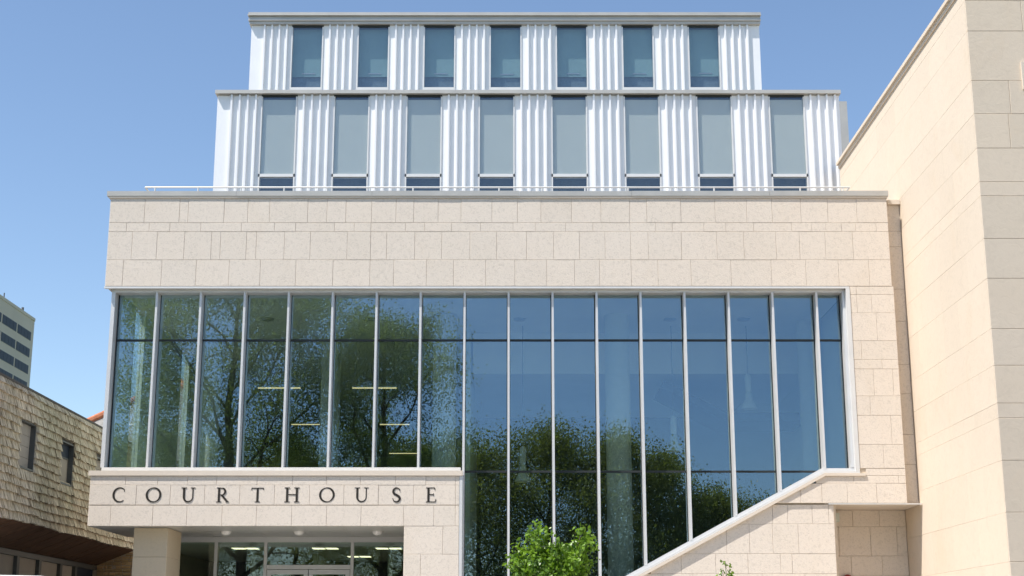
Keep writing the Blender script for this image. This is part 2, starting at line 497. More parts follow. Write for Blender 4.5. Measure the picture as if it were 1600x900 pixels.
# --- curtain wall
GY = 39.0
MX = [-10.82] + [-9.67 + 1.1972 * k for k in range(16)] + [9.0]
SL = (6.16 - 3.42) / (8.20 - 3.07)                    # slope of the stair-side sill
def sill_z(x): return 6.16 if x >= 8.20 else max(PLAZA, 6.16 - SL * (8.20 - x))
cw = MB().box(-10.86, -1.36, 38.62, 39.02, 6.09, 6.20).build('curtain_wall', M['trim'], CH)
T1, T2 = 9.705, 6.13
for i, (a, b) in enumerate(zip(MX, MX[1:])):
    left = b < -1.2
    rows = [(T1, 10.98), (6.19 if left else T2, T1)]
    for z0, z1 in rows:
        poly = rect(a + .01, b - .01, z0, z1)
        if not left and z0 == T2 and a > 7.0 and b < 8.4:
            poly = clip(poly, -SL, 1 * -1, -(6.16 - SL * 8.20))   # z >= line
        MB().prism_xz(poly, GY - .012, GY + .012).build('pane', M['glass'], cw)
    if not left and a < 8.2:
        poly = rect(a + .01, b - .01, PLAZA, T2)
        poly = dedupe(clip(poly, SL, -1, -(6.16 - SL * 8.20)))
        if len(poly) > 2 and abs(area(poly)) > .02:
            MB().prism_xz(poly, GY - .012, GY + .012).build('pane', M['glass'], cw)
    # transoms: dark joint with a thin metal lip
    tz = [T1] + ([] if left else [T2])
    for z in tz:
        x1 = b - .036
        if z == T2 and a > 8.25: continue
        if z == T2: x1 = min(x1, 8.16)
        m = MB().box(a + .036, x1, GY - .03, GY + .05, z - .028, z + .028)
        m.build('transom', M['dark_gasket'], cw)
for i, x in enumerate(MX[1:-1]):
    if i == 0 or True:
        z0 = 6.202 if x < -1.4 else (PLAZA if x < 0 else sill_z(x))
    hw = .029
    o = MB().prism_xy([(x - hw, 38.635), (x + hw, 38.635), (x + hw, 39.06), (x - hw, 39.06)], z0, 10.968).build('mullion', M['mull'], cw)
    MB().box(x - hw - .022, x - hw, 38.975, 39.05, z0, 10.968).build('gasket', M['dark_gasket'], cw)
    MB().box(x + hw, x + hw + .012, 38.98, 39.05, z0, 10.968).build('gasket', M['dark_gasket'], cw)
for x in MX[2:-1]:
    z0 = 6.2 if x < -1.4 else max(sill_z(x), 2.0)
    box('fin', M['in_col'], cw, x - .03, x + .03, 39.062, 39.36, z0, 10.5)
# corner post at the left, jamb at the right
box('corner_post', M['mull'], cw, -10.90, -10.80, 38.635, 39.1, 6.202, 10.968)
box('gasket', M['dark_gasket'], cw, -10.80, -10.77, 38.97, 39.05, 6.202, 10.968)
box('jamb_frame', M['mull'], cw, 8.99, 9.06, 38.645, 39.06, 6.20, 10.968)
box('gasket', M['dark_gasket'], cw, 8.965, 8.99, 38.97, 39.05, 6.20, 10.968)
box('jamb_reveal', M['trim'], CH, 9.062, 9.17, 38.486, 39.02, 6.085, 11.042)
# sloping sill: metal frame, then projecting stone coping
def along(off0, off1, y0, y1, name, mt, xe, xs=None):
    """strip following the sill line, between two offsets below it (measured at right angles)"""
    c = math.sqrt(1 + SL * SL)
    def pt(x, off):   # on the slope
        return (x, 6.16 - SL * (8.20 - x) - off * c)
    kx = lambda off: 8.20 + off * (c - 1) / SL
    x_low = 8.20 - (6.16 - PLAZA) / SL
    poly_s = [pt(x_low - .5, off1), (kx(off1), 6.16 - off1), (kx(off0), 6.16 - off0), pt(x_low - .5, off0)]
    poly_h = [(kx(off1), 6.16 - off1), (xe, 6.16 - off1), (xe, 6.16 - off0), (kx(off0), 6.16 - off0)]
    m = MB().prism_xz(poly_s, y0, y1)
    m.prism_xz(poly_h, y0, y1)
    return m.build(name, mt, CH)
along(-.02, .075, 38.64, 39.05, 'sill_frame', M['mull'], 9.06)
along(.077, .125, 38.484, 39.05, 'sill_flashing', M['trim'], 9.17)
along(.127, .20, 38.46, 39.05, 'sill_coping', M['lime_smooth'], 9.31)

# --- right stone jamb above the recess
jb = MB().box(9.18, 10.35, BY + .03, 39.3, 5.24, 11.095).build('stone_jamb', M['mortar_light'], CH)
JX0, JX1 = 9.172, 10.37
def courses(parent, mt, x0, x1, rows, front, back, keep=None, nm='stone', **kw):
    for z0, z1, js in rows:
        xs = [x0] + [j for j in js if x0 < j < x1] + [x1]
        for a, b in zip(xs, xs[1:]):
            poly = rect(a, b, z0, z1)
            if keep: poly = keep(poly)
            if len(poly) > 2: stone(parent, mt, poly, front, back, name=nm, **kw)
courses(jb, M['lime'], JX0, JX1, [(10.873, 11.10, [9.35]), (10.36, 10.873, [9.35, 9.75]), (9.593, 10.36, [9.85]), (9.076, 9.593, [9.4]), (8.821, 9.076, [9.93]), (8.087, 8.821, [9.68, 10.2]),
        (7.567, 8.087, [9.55]), (6.79, 7.567, [10.07]), (6.16, 6.79, [9.82])], BY, BY + .06, jitter=.002)
def below_sill(poly):
    c = math.sqrt(1 + SL * SL)
    return dedupe(clip(clip(poly, -SL, 1, 6.16 - SL * 8.20 - .19 * c), 0, 1, 5.965))
# wall under the sloping sill: top courses flush with the jamb, lower ones set back a little
courses(jb, M['lime'], 6.0, JX1, [(5.765, 6.158, [8.0, 9.0, 10.18]), (5.25, 5.765, [7.58, 8.14, 8.81, 9.58])], BY, BY + .06, keep=lambda p: dedupe(clip(p, -SL, 1, 6.16 - SL * 8.20 - .19 * math.sqrt(1 + SL * SL))) if p[2][1] < 5.8 else below_sill(p))
MB().box(9.33, JX1 - .004, BY + .004, BY + .06, 5.975, 6.152).build('stone', M['lime'], jb)
lw_poly = dedupe(clip(clip(rect(.5, 8.5, PLAZA - .3, 5.75), -SL, 1, 6.16 - SL * 8.20 - .22), 0, 1, 5.76))
lw = MB().prism_xz(lw_poly, BY + .10, 38.95).build('stair_wall', M['mortar_light'], CH)
keep = lambda p: dedupe(clip(p, -SL, 1, 6.16 - SL * 8.20 - .19 * math.sqrt(1 + SL * SL)))
rows = [(4.709, 5.215, [6.83, 7.22, 7.87, 8.3]), (3.943, 4.709, [5.6, 6.2, 6.81, 7.48]), (3.43, 3.943, [3.6, 4.4, 5.3, 6.14, 6.99, 7.29]), (2.65, 3.43, [3.0, 3.9, 4.7, 5.5, 6.5, 7.6]), (1.9, 2.65, [2.2, 3.4, 4.5, 5.2, 6.1, 7.2]), (PLAZA, 1.9, [1.9, 3.0, 4.1, 5.0, 6.3, 7.4])]
courses(lw, M['lime'], .8, 8.44, rows, BY + .05, BY + .12, keep=keep)
MB().box(8.40, 8.442, BY + .12, 40.2, PLAZA, 5.215).build('stone', M['lime'], lw)
# soffit over the recess, then the recess wall
box('recess_soffit', M['lime_smooth'], CH, 8.2, 10.74, BY + .055, 40.3, 5.222, 5.245)
box('drip_edge', M['trim'], CH, 8.3, 10.742, BY - .012, BY + .05, 5.216, 5.243)
rw = box('recess_wall', M['mortar'], CH, 8.45, 10.75, 40.24, 40.5, PLAZA - .3, 5.22)
courses(rw, M['lime'], 8.45, 10.75, [(4.77, 5.22, [9.3, 10.03]), (3.984, 4.77, [8.9, 9.76, 10.48]), (3.47, 3.984, [9.2, 10.04]), (2.7, 3.47, [9.5, 10.3]), (1.9, 2.7, [9.2, 10.1]), (PLAZA, 1.9, [9.6, 10.4])], 40.2, 40.26)
# set-back strip between the band and the neighbouring building
st = box('link_wall', M['mortar'], CH, 10.34, 10.755, 38.84, 39.6, 5.245, 13.5)
zz = [5.25, 6.3, 7.1, 8.2, 9.0, 10.2, 11.1, 12.3, 12.75, 13.5]
for a, b in zip(zz, zz[1:]): stone(st, M['lime'], rect(10.372, 10.755, a, b), 38.80, 38.86)
box('link_cap', M['lime_smooth'], CH, 10.40, 10.75, 38.70, 39.5, 13.50, 13.62)

# --- entrance frieze with its lettering
FX0, FX1, FY = -11.07, -1.32, 38.4
fr = MB().box(FX0 + .03, FX1 - .02, FY + .03, 38.98, 4.66, 6.0).build('entrance_frieze', M['mortar'], CH)
courses(fr, M['lime'], FX0, FX1 - .06, [(5.708, 5.95, [-10.14, -9.3, -8.52, -7.75, -6.69, -5.76, -4.87, -3.98, -3.05, -2.26, -1.48]), (5.191, 5.708, [-9.84, -8.95, -8.05, -7.13, -6.22, -5.3, -4.4, -3.5, -2.58, -1.48]),
        (4.645, 5.176, [-10.48, -9.38, -8.49, -7.57, -6.67, -5.75, -4.84, -3.94, -2.83, -2.04, -1.48])], FY, FY + .06)
MB().box(FX0 - .002, FX0 + .05, FY + .07, 38.98, 4.65, 5.94).build('stone', M['lime'], fr)
MB().box(FX0 - .05, FX1 + .02, FY - .04, 38.61, 5.955, 6.085).build('frieze_coping', M['lime_smooth'], fr)
box('edge_strip', M['mull'], CH, FX1 - .058, FX1 + .02, FY - .006, 38.99, PLAZA, 5.95)
# stone pier at the right of the entrance
pr = box('entrance_pier', M['mortar'], CH, -2.80, FX1 - .07, FY + .03, 42.3, PLAZA, 4.64)
courses(pr, M['lime'], -2.815, FX1 - .06, [(3.92, 4.645, [-1.8]), (3.2, 3.92, [-2.37]), (2.4, 3.2, [-1.9]), (1.7, 2.4, [-2.3]), (PLAZA, 1.7, [-1.8])], FY, FY + .06)
for z0, z1 in ((3.92, 4.64), (3.2, 3.92), (2.4, 3.2), (PLAZA, 2.4)):
    for y0, y1 in ((38.47, 40.0), (40.0, 41.2), (41.2, 42.3)):
        MB().box(-2.815, -2.79, y0 + .003, y1 - .003, z0 + .003, z1 - .003).build('stone', M['lime'], pr)
# free-standing pillar at the left
pi = box('entrance_pillar', M['mortar'], CH, -9.94, -9.09, 38.92, 40.5, PLAZA, 4.635)
for z0, z1 in ((3.88, 4.635), (3.0, 3.88), (2.1, 3.0), (PLAZA, 2.1)):
    stone(pi, M['pillar'], rect(-9.965, -9.07, z0, z1), 38.9, 38.95)
    MB().box(-9.095, -9.072, 38.955, 40.5, z0 + .003, z1 - .003).build('stone', M['pillar'], pi)
    MB().box(-9.963, -9.935, 38.955, 40.5, z0 + .003, z1 - .003).build('stone', M['pillar'], pi)
# porch soffit of metal panels
so = box('porch_soffit', M['dark_gasket'], CH, FX0 + .03, -2.82, FY + .035, 42.35, 4.66, 4.70)
xs = [FX0 + .03, -9.6, -8.45, -6.95, -5.75, -4.45, -2.83]
for a, b in zip(xs, xs[1:]):
    for y0, y1 in ((FY + .035, 40.4), (40.4, 42.34)):
        box('soffit_panel', M['soffit'], so, a + .008, b - .008, y0 + .008, y1 - .008, 4.647, 4.662)

# letters: ribbons of changing width, cap height 1
def arc(cx, cz, rx, rz, a0, a1, n=28):
    return [(cx + rx * math.cos(R(a0 + (a1 - a0) * i / n)), cz + rz * math.sin(R(a0 + (a1 - a0) * i / n))) for i in range(n + 1)]
class Glyph:
    def __init__(s): s.mb = MB(); s.k = 0
    def ribbon(s, pts, ws, closed=False):
        n = len(pts); L, Rr = [], []
        for i in range(n):
            if closed: p0, p2 = pts[i - 1], pts[(i + 1) % n]
            else: p0, p2 = pts[max(i - 1, 0)], pts[min(i + 1, n - 1)]
            d = Vector((p2[0] - p0[0], p2[1] - p0[1])).normalized()
            nn = Vector((-d.y, d.x)); wd = ws(i / (n - (0 if closed else 1))) if callable(ws) else ws
            p = Vector(pts[i]); L.append(p + nn * wd / 2); Rr.append(p - nn * wd / 2)
        f = -.0006 * s.k; s.k += 1
        vs = []
        for a, b in zip(L, Rr): vs += [(a.x, f, a.y), (b.x, f, b.y), (b.x, .05, b.y), (a.x, .05, a.y)]
        fs = []
        for i in range(n if closed else n - 1):
            a = 4 * i; b = 4 * ((i + 1) % n)
            fs += [(a, a + 1, b + 1, b), (a + 1, a + 2, b + 2, b + 1), (a + 3, a, b, b + 3)]
        if not closed: fs += [(0, 3, 2, 1), (4 * n - 4, 4 * n - 3, 4 * n - 2, 4 * n - 1)]
        s.mb.add(vs, fs)
    def line(s, x0, z0, x1, z1, wd): s.ribbon([(x0, z0), ((x0 + x1) / 2, (z0 + z1) / 2), (x1, z1)], wd)
    def serif(s, x, z, wd=.26): s.line(x - wd / 2, z, x + wd / 2, z, .045)
TK, TN = .145, .06
def glyph(ch):
    g = Glyph()
    def stress(p0, p1):
        return lambda t: TN + (TK - TN) * abs(math.sin(math.pi * (p0 + (p1 - p0) * t))) ** 1.3
    if ch == 'O':
        w_ = 1.04
        def ws(t):
            a = 2 * math.pi * t
            return TN + (TK - TN) * abs(math.cos(a - .25)) ** 1.4
        g.ribbon(arc(w_ / 2, .5, w_ / 2 - .06, .475, 0, 360, 48)[:-1], ws, True)
    elif ch == 'C':
        w_ = .89
        g.ribbon(arc(.50, .5, .43, .475, 52, 308, 40), lambda t: TN + (TK - TN) * max(0, math.sin(math.pi * (t * .96 + .02))) ** 1.6)
        g.line(.765, .915, .80, .72, .045)
    elif ch == 'U':
        w_ = .98
        g.line(.19, .98, .19, .36, TK)
        g.ribbon(arc(.49, .36, .30, .325, 180, 360, 24), lambda t: TK + (TN - TK) * t ** .8)
        g.line(.79, .36, .79, .98, TN + .01)
        g.serif(.19, .978, .36); g.serif(.79, .978, .30)
    elif ch == 'H':
        w_ = 1.05
        for x in (.2, .85):
            g.line(x, .02, x, .98, TK); g.serif(x, .978, .36); g.serif(x, .022, .36)
        g.line(.25, .52, .80, .52, TN)
    elif ch == 'T':
        w_ = .83
        g.line(.415, .02, .415, .96, TK); g.serif(.415, .022, .34)
        g.line(.0, .955, .83, .955, .06)
        g.line(.03, .96, .0, .82, .045); g.line(.80, .96, .83, .82, .045)
    elif ch == 'R':
        w_ = .87
        g.line(.20, .02, .20, .98, TK); g.serif(.20, .022, .36); g.line(.04, .978, .3, .978, .045)
        g.line(.22, .955, .44, .955, TN); g.line(.24, .50, .44, .50, TN)
        g.ribbon(arc(.42, .727, .20, .228, 90, -90, 24), lambda t: TN + (TK - TN) * math.sin(math.pi * t) ** 1.1)
        g.line(.38, .50, .80, .03, TK * .9); g.line(.68, .022, .90, .022, .045)
    elif ch == 'S':
        w_ = .69
        pts = arc(.36, .72, .235, .25, 40, 180, 16) + [(.135, .66), (.20, .57), (.34, .50), (.48, .42), (.56, .33)] + arc(.34, .27, .235, .245, 8, -150, 18)
        g.ribbon(pts, lambda t: TN + (TK * 1.05 - TN) * math.sin(math.pi * t) ** 1.5)
        g.line(.545, .90, .575, .75, .045); g.line(.13, .13, .095, .28, .045)
    elif ch == 'E':
        w_ = .70
        g.line(.18, .02, .18, .98, TK); g.line(.02, .977, .62, .977, .05); g.line(.02, .023, .66, .023, .05)
        g.line(.2, .52, .52, .52, TN)
        g.line(.60, .98, .625, .82, .045); g.line(.64, .02, .69, .20, .045); g.line(.52, .60, .52, .44, .045)
    return g.mb, w_
LZ0, LZ1 = 5.262, 5.645
for ch, x0, x1 in (('C', -10.461, -10.116), ('O', -9.588, -9.186), ('U', -8.665, -8.286), ('R', -7.75, -7.418), ('T', -6.824, -6.503), ('H', -5.966, -5.557),
                   ('O', -5.048, -4.646), ('U', -4.126, -3.744), ('S', -3.159, -2.893), ('E', -2.258, -1.989)):
    mb, w_ = glyph(ch)
    sx = (x1 - x0) / w_; sz = LZ1 - LZ0
    mb.v = [(x0 + x * sx, FY - .009 + y * .5, LZ0 + z * sz) for x, y, z in mb.v]
    o = mb.build('letter', M['letter'], fr)
    o["label"] = 'dark serif capital letter ' + ch

# --- entrance glazing and doors
VY = 42.4
eg = MB().box(-9.9, -2.82, VY - .06, VY + .06, 4.50, 4.645).build('entrance_glazing', M['mull'], CH)
PX_ = [-9.9, -8.47, -7.05, -4.57, -2.83]
for x in PX_[1:4]: box('frame_post', M['mull'], eg, x - .045, x + .045, VY - .061, VY + .061, PLAZA, 4.498)
for a, b in zip(PX_, PX_[1:]):
    door = a == -7.05
    MB().box(a + .05, b - .05, VY - .012, VY + .012, 3.86 if door else PLAZA, 4.498).build('pane', M['glass_door'], eg)
box('door_head', M['mull'], eg, -7.0, -4.62, VY - .06, VY + .06, 3.74, 3.858)
for x0, x1, hs in ((-6.99, -5.82, -1), (-5.80, -4.63, 1)):
    z1 = 3.725
    d = MB().box(x0, x0 + .12, VY - .05, VY - .0, PLAZA, z1).box(x1 - .12, x1, VY - .05, VY, PLAZA, z1).box(x0 + .12, x1 - .12, VY - .05, VY, z1 - .13, z1).box(x0 + .12, x1 - .12, VY - .05, VY, PLAZA, PLAZA + .25).build('door', M['mull'], CH)
    box('pane', M['glass_door'], d, x0 + .12, x1 - .12, VY - .035, VY - .015, PLAZA + .25, z1 - .13)
    hx = x1 - .06 if hs < 0 else x0 + .06
    MB().tube([(hx, VY - .05, 2.0), (hx, VY - .11, 2.02), (hx, VY - .11, 2.5), (hx, VY - .05, 2.52)], .014).build('handle', M['steel'], d)

# --- interior behind the glass
box('lobby_ceiling', M['in_ceiling'], CH, -10.6, -2.9, VY + .2, 52, 4.48, 4.6)
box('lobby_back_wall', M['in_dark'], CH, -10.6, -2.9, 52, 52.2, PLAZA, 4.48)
for x in (-8.3, -6.3, -3.9): box('lobby_partition', M['in_wall'], CH, x - .08, x + .08, 47.5, 51.9, PLAZA, 4.47)
box('interior_floor', M['in_floor'], CH, -10.7, 9.0, 39.1, 66, PLAZA - .1, PLAZA + .01)
box('upper_floor', M['in_wall'], CH, -10.75, -1.4, 39.1, 66, 5.75, 6.08)
MB().box(-10.78, 9.1, 39.1, 66, 10.985, 11.05).build('interior_ceiling', M['in_ceiling'], CH)
box('roof_slab', M['body'], CH, -10.95, 10.30, 39.32, 66.2, 11.06, 13.45)
box('back_wall', M['in_wall'], CH, -10.9, 9.2, 66.0, 66.3, PLAZA, 11.05)
box('right_wall', M['in_wall'], CH, 9.19, 9.33, 39.35, 66, 5.26, 11.05)
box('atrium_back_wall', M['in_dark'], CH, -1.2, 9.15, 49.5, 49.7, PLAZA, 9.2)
box('atrium_bulkhead', M['in_ceiling'], CH, -1.2, 9.15, 44.0, 49.7, 9.70, 10.98)
box('atrium_side_wall', M['in_wall'], CH, -1.42, -1.25, 43.5, 66, PLAZA, 10.98)
# side wall at the left with tall slots of glass
zs = [39.1, 40.5, 41.6, 42.7, 43.4, 46.5, 47.6, 66]
for k in range(0, 7, 2): box('side_wall', M['in_wall'], CH, -10.86, -10.70, zs[k] + (.02 if k == 0 else 0), zs[k + 1], 6.085, 10.98)
for k in (1, 3, 5): box('side_pane', M['glass_up'], CH, -10.80, -10.78, zs[k], zs[k + 1], 6.085, 10.98)
box('side_wall', M['lime'], CH, -10.88, -10.7, 42.5, 66, PLAZA, 5.74)
for x, y, r in ((3.05, 41.6, .36), (-1.95, 41.6, .34), (8.75, 42.4, .30), (-9.3, 44.5, .3), (-5.6, 44.5, .3)):
    z0 = 6.085 if x < -1.4 else PLAZA
    MB().lathe((x, y, z0), [(r, 0), (r, 10.98 - z0)], 28).build('column', M['in_col'], CH, True)
# downlights set in the ceiling
for x in (.23, 4.66, 6.83, -7.2, -4.2): MB().lathe((x, 42, 10.93), [(0, 0), (.16, 0), (.19, .02), (.19, .05)], 20).build('downlight', M['steel'], CH)
# soffit of the flight above
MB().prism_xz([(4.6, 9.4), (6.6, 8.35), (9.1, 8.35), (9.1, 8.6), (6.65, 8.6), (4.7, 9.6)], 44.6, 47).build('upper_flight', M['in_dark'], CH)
# stair behind the sloping sill
stair = MB()
n = 26
for k in range(n):
    x = 1.6 + k * .28; z = PLAZA + k * .155
    stair.box(x, x + .30, 40.0, 41.8, z - .18, z + .012 * 0 + .05)
stair = stair.build('stair', M['in_wall'], CH)
for y in (39.75, 41.85):
    for h, r in ((1.0, .028), (.75, .014), (.5, .014), (.25, .014)):
        MB().tube([(1.6, y, PLAZA + h), (1.6 + n * .28, y, PLAZA + n * .155 + h), (9.0, y, PLAZA + n * .155 + h)], r).build('handrail', M['steel'], stair)
    for k in range(0, n, 4):
        x = 1.6 + k * .28; z = PLAZA + k * .155
        MB().tube([(x, y, z), (x, y, z + 1)], .016).build('baluster', M['steel'], stair)

# --- ribbed metal storeys
def ribbed(name, x0, x1, y, z0, z1, ribs, parent):
    """one sheet: flat with box ribs standing proud at the given positions"""
    prof = [(x0, y + .10)]
    rw_, rd = .058, .095
    prof = [(x0, y)]
    for r in ribs:
        prof += [(r - rw_ / 2 - .012, y), (r - rw_ / 2, y - rd), (r + rw_ / 2, y - rd), (r + rw_ / 2 + .012, y)]
    prof += [(x1, y)]
    m = MB(); n = len(prof)
    vs = [(a, b, z0) for a, b in prof] + [(a, b, z1) for a, b in prof]
    fs = [(i, i + 1, n + i + 1, n + i) for i in range(n - 1)]
    m.add(vs, fs)
    m.add([(x0, y, z1), (x1, y, z1), (x1, y + .08, z1), (x0, y + .08, z1)], [(0, 1, 2, 3)])
    return m.build(name, M['rib'], parent)

def storey(x0, x1, y, zb, zt, w0, ww, pitch, nwin, zw0, zw1, upper):
    box('storey_core', M['body'], CH, x0 + .02, x1 - .02, y + .30, y + 9, zb, zt)
    ends = []
    for k in range(nwin):
        a = w0 + k * pitch; b = a + ww
        ends.append((a, b))
        W = MB().box(a - .045, a, y - .03, y + .2, zw0 - (.7 if not upper else 0), zw1).box(b, b + .045, y - .03, y + .2, zw0 - (.7 if not upper else 0), zw1)
        W.box(a - .045, b + .045, y - .03, y + .2, zw0 - .10, zw0)
        if not upper: W.box(a - .045, b + .045, y - .03, y + .2, zw0 - .95, zw0 - .71)
        W = W.build('window', M['trim'], CH)
        box('pane', M['glass_up'], W, a, b, y + .02, y + .032, zw0, zw1)
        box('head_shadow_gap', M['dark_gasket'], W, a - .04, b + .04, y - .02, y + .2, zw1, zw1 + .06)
        if upper:
            drop = rs.choice([.50, .50, .52, .48])
            box('blind', M['blind_teal'], W, a, b, y + .22, y + .235, zw0 + drop, zw1)
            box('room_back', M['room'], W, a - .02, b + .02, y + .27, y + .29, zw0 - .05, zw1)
            box('blind_bar', M['steel'], W, a + .35, b - .25, y + .205, y + .218, zw0 + drop + .10, zw0 + drop + .14)
        else:
            box('blind', M['blind'], W, a, b, y + .05, y + .06, zw0, zw1 - .09)
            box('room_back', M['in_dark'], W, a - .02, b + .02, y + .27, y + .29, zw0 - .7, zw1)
            box('pane', M['glass_up'], W, a, b, y + .02, y + .032, zw0 - .71, zw0 - .10)
        # sheet below the window
        if upper: box('apron_panel', M['rib'], CH, a - .045, b + .045, y, y + .06, zb, zw0 - .102)
        else: box('apron_panel', M['rib'], CH, a - .045, b + .045, y, y + .06, zb, zw0 - .952)
    rp = .2725
    # panels between windows
    for k in range(nwin - 1):
        a, b = ends[k][1] + .047, ends[k + 1][0] - .047
        c = (a + b) / 2
        ribbed('ribbed_panel', a, b, y, zb, zt, [c + (i - 1.5) * rp + .02 for i in range(4)], CH)
    a, b = x0, ends[0][0] - .047
    ribbed('ribbed_panel', a, b, y, zb, zt, [b - .17 - i * rp for i in range(4)][::-1] if b - a > 1.2 else [b - .17 - i * rp for i in range(4) if b - .17 - i * rp > a + .1][::-1], CH)
    a, b = ends[-1][1] + .047, x1
    ribbed('ribbed_panel', a, b, y, zb, zt, [q for q in [a + .2 + i * rp for i in range(4)] if q < b - .1], CH)
    for xa, xb in ((x0 - .004, x0 + .05), (x1 - .05, x1 + .004)):
        MB().box(xa, xb, y + .03, y + 9, zb, zt - .002).build('corner_panel', M['rib'], CH)

storey(-9.87, 10.96, 46.0, 13.45, 19.55, -8.35, 1.115, 2.426, 8, 16.78, 19.50, False)
storey(-9.61, 9.12, 50.0, 19.5, 23.86, -8.075, 1.086, 2.432, 7, 21.42, 23.79, True)
# edges of the two roofs
box('roof_edge', M['cap'], CH, -9.93, 11.0, 45.84, 55.1, 19.57, 19.69)
for i, (o, z0, z1) in enumerate(((.13, 23.87, 23.97), (.19, 23.98, 24.05), (.15, 24.05, 24.16), (.24, 24.165, 24.22), (.20, 24.22, 24.30))):
    box('roof_fascia', M['cap'], CH, -9.61 - o * .5, 9.12 + o * .2, 50.0 - o, 59.1, z0, z1)
box('stair_tower', M['cap'], CH, 11.02, 11.95, 49.0, 53, 13.4, 20.5)
# roof railing
rl = MB().tube([(-10.79, 41.0, 14.72), (9.93, 41.0, 14.72)], .026).tube([(-10.79, 41.0, 14.30), (9.93, 41.0, 14.30)], .02)
rl.tube([(-10.79, 41.0, 14.72), (-10.79, 44.5, 14.72)], .026).tube([(9.93, 41.0, 14.72), (9.93, 44.5, 14.72)], .026)
rl = rl.build('roof_railing', M['trim'], CH)
for k in range(17):
    x = -10.5 + k * 1.265
    MB().tube([(x, 41.0, 13.45), (x, 41.0, 14.70)], .024).build('post', M['trim'], rl)

# ------------------------------------------------------------------ lamps of the courthouse
for (x, lab) in ((-7.794, 'round white flush lamp under the porch, nearest the stone pillar'), (-5.806, 'round white flush lamp under the porch, in the middle above the doors'), (-3.662, 'round white flush lamp under the porch, nearest the stone pier')):
    t = thing('porch_lamp', (x, 40.2, 4.647), lab, 'lamp', 'flush lamps under the porch')
    MB().lathe((x, 40.2, 4.647), [(.15, 0), (.15, -.03), (.135, -.035)], 24).build('rim', M['trim'], t, True)
    MB().lathe((x, 40.2, 4.612), [(.135, 0), (.125, -.035), (.09, -.06), (.04, -.075), (0, -.078)], 24).build('diffuser', M['lamp_white'], t, True)
for (x, y, z, lab) in ((7.05, 43, 8.45, 'bell-shaped pendant lamp high behind the glass near the right jamb'), (4.79, 43, 7.2, 'bell-shaped pendant lamp hanging above the stair behind the glass'), (.32, 43, 6.3, 'bell-shaped pendant lamp hanging low behind the glass above the green sapling')):
    t = thing('pendant_lamp', (x, y, z), lab, 'lamp', 'pendant lamps in the stair hall')
    MB().lathe((x, y, z), [(.0, .50), (.10, .48), (.11, .30), (.14, .22), (.24, .04), (.25, 0), (.22, .0), (.12, .2)], 24).build('shade', M['in_col'], t, True)
    MB().lathe((x, y, z + .5), [(.07, 0), (.09, .05), (.09, .5), (.03, .55)], 16).build('housing', M['in_col'], t, True)
    MB().tube([(x, y, z + 1.0), (x, y, 10.985)], .012, 6).build('cord', M['dark_frame'], t)
for (x0, x1, y, z, lab) in ((-7.99, -6.64, 45.3, 9.5, 'lit linear lamp in the upper hall, front row, left one'), (-5.03, -3.62, 45.3, 9.5, 'lit linear lamp in the upper hall, front row, right one'),
                            (-8.07, -6.79, 53, 9.49, 'lit linear lamp in the upper hall, middle row, left one'), (-4.84, -3.74, 53, 9.49, 'lit linear lamp in the upper hall, middle row, right one'),
                            (-5.15, -3.97, 61, 9.46, 'lit linear lamp in the upper hall, lowest and farthest one')):
    t = thing('linear_lamp', ((x0 + x1) / 2, y, z), lab, 'lamp', 'linear lamps in the upper hall')
    box('housing', M['steel'], t, x0, x1, y - .05, y + .05, z, z + .05)
    box('tube', M['tube_light'], t, x0 + .01, x1 - .01, y - .045, y + .045, z - .022, z - .002)
    for xx in (x0 + .1, x1 - .1): MB().tube([(xx, y, z + .05), (xx, y, 10.985)], .006, 5).build('cord', M['steel'], t)
for (x, y, lab) in ((-8.0, 44.4, 'lit ceiling panel in the lobby behind the left sidelight'), (-5.6, 44.4, 'lit ceiling panel in the lobby above the doors'), (-3.7, 44.4, 'lit ceiling panel in the lobby beside the stone pier'), (-5.0, 48.5, 'lit ceiling panel deep in the lobby behind the doors')):
    t = thing('ceiling_panel_lamp', (x, y, 4.478), lab, 'lamp', 'ceiling panels in the lobby')
    box('frame', M['trim'], t, x - .42, x + .42, y - .32, y + .32, 4.455, 4.478)
    for s in (-.2, .2): box('diffuser', M['panel_light'], t, x + s - .17, x + s + .17, y - .28, y + .28, 4.445, 4.454)

# red dome on the recess wall, only its top in view
t = thing('wall_bell', (9.07, 40.2, 3.4), 'dark red rounded fitting low in the shaded stone recess', 'bell')
MB().tube([(9.07, 40.2, 3.36), (9.07, 40.14, 3.36)], .10, 20).build('base', M['red'], t)
dome = MB()
for k in range(6): pass
pr_ = [(.13, 0), (.128, .02), (.115, .05), (.085, .075), (.04, .09), (0, .093)]
dome.lathe((0, 0, 0), pr_, 24)
dome.v = [(9.07 + x, 40.138 - z, 3.36 + y) for x, y, z in dome.v]
dome.build('dome', M['red'], t, True)

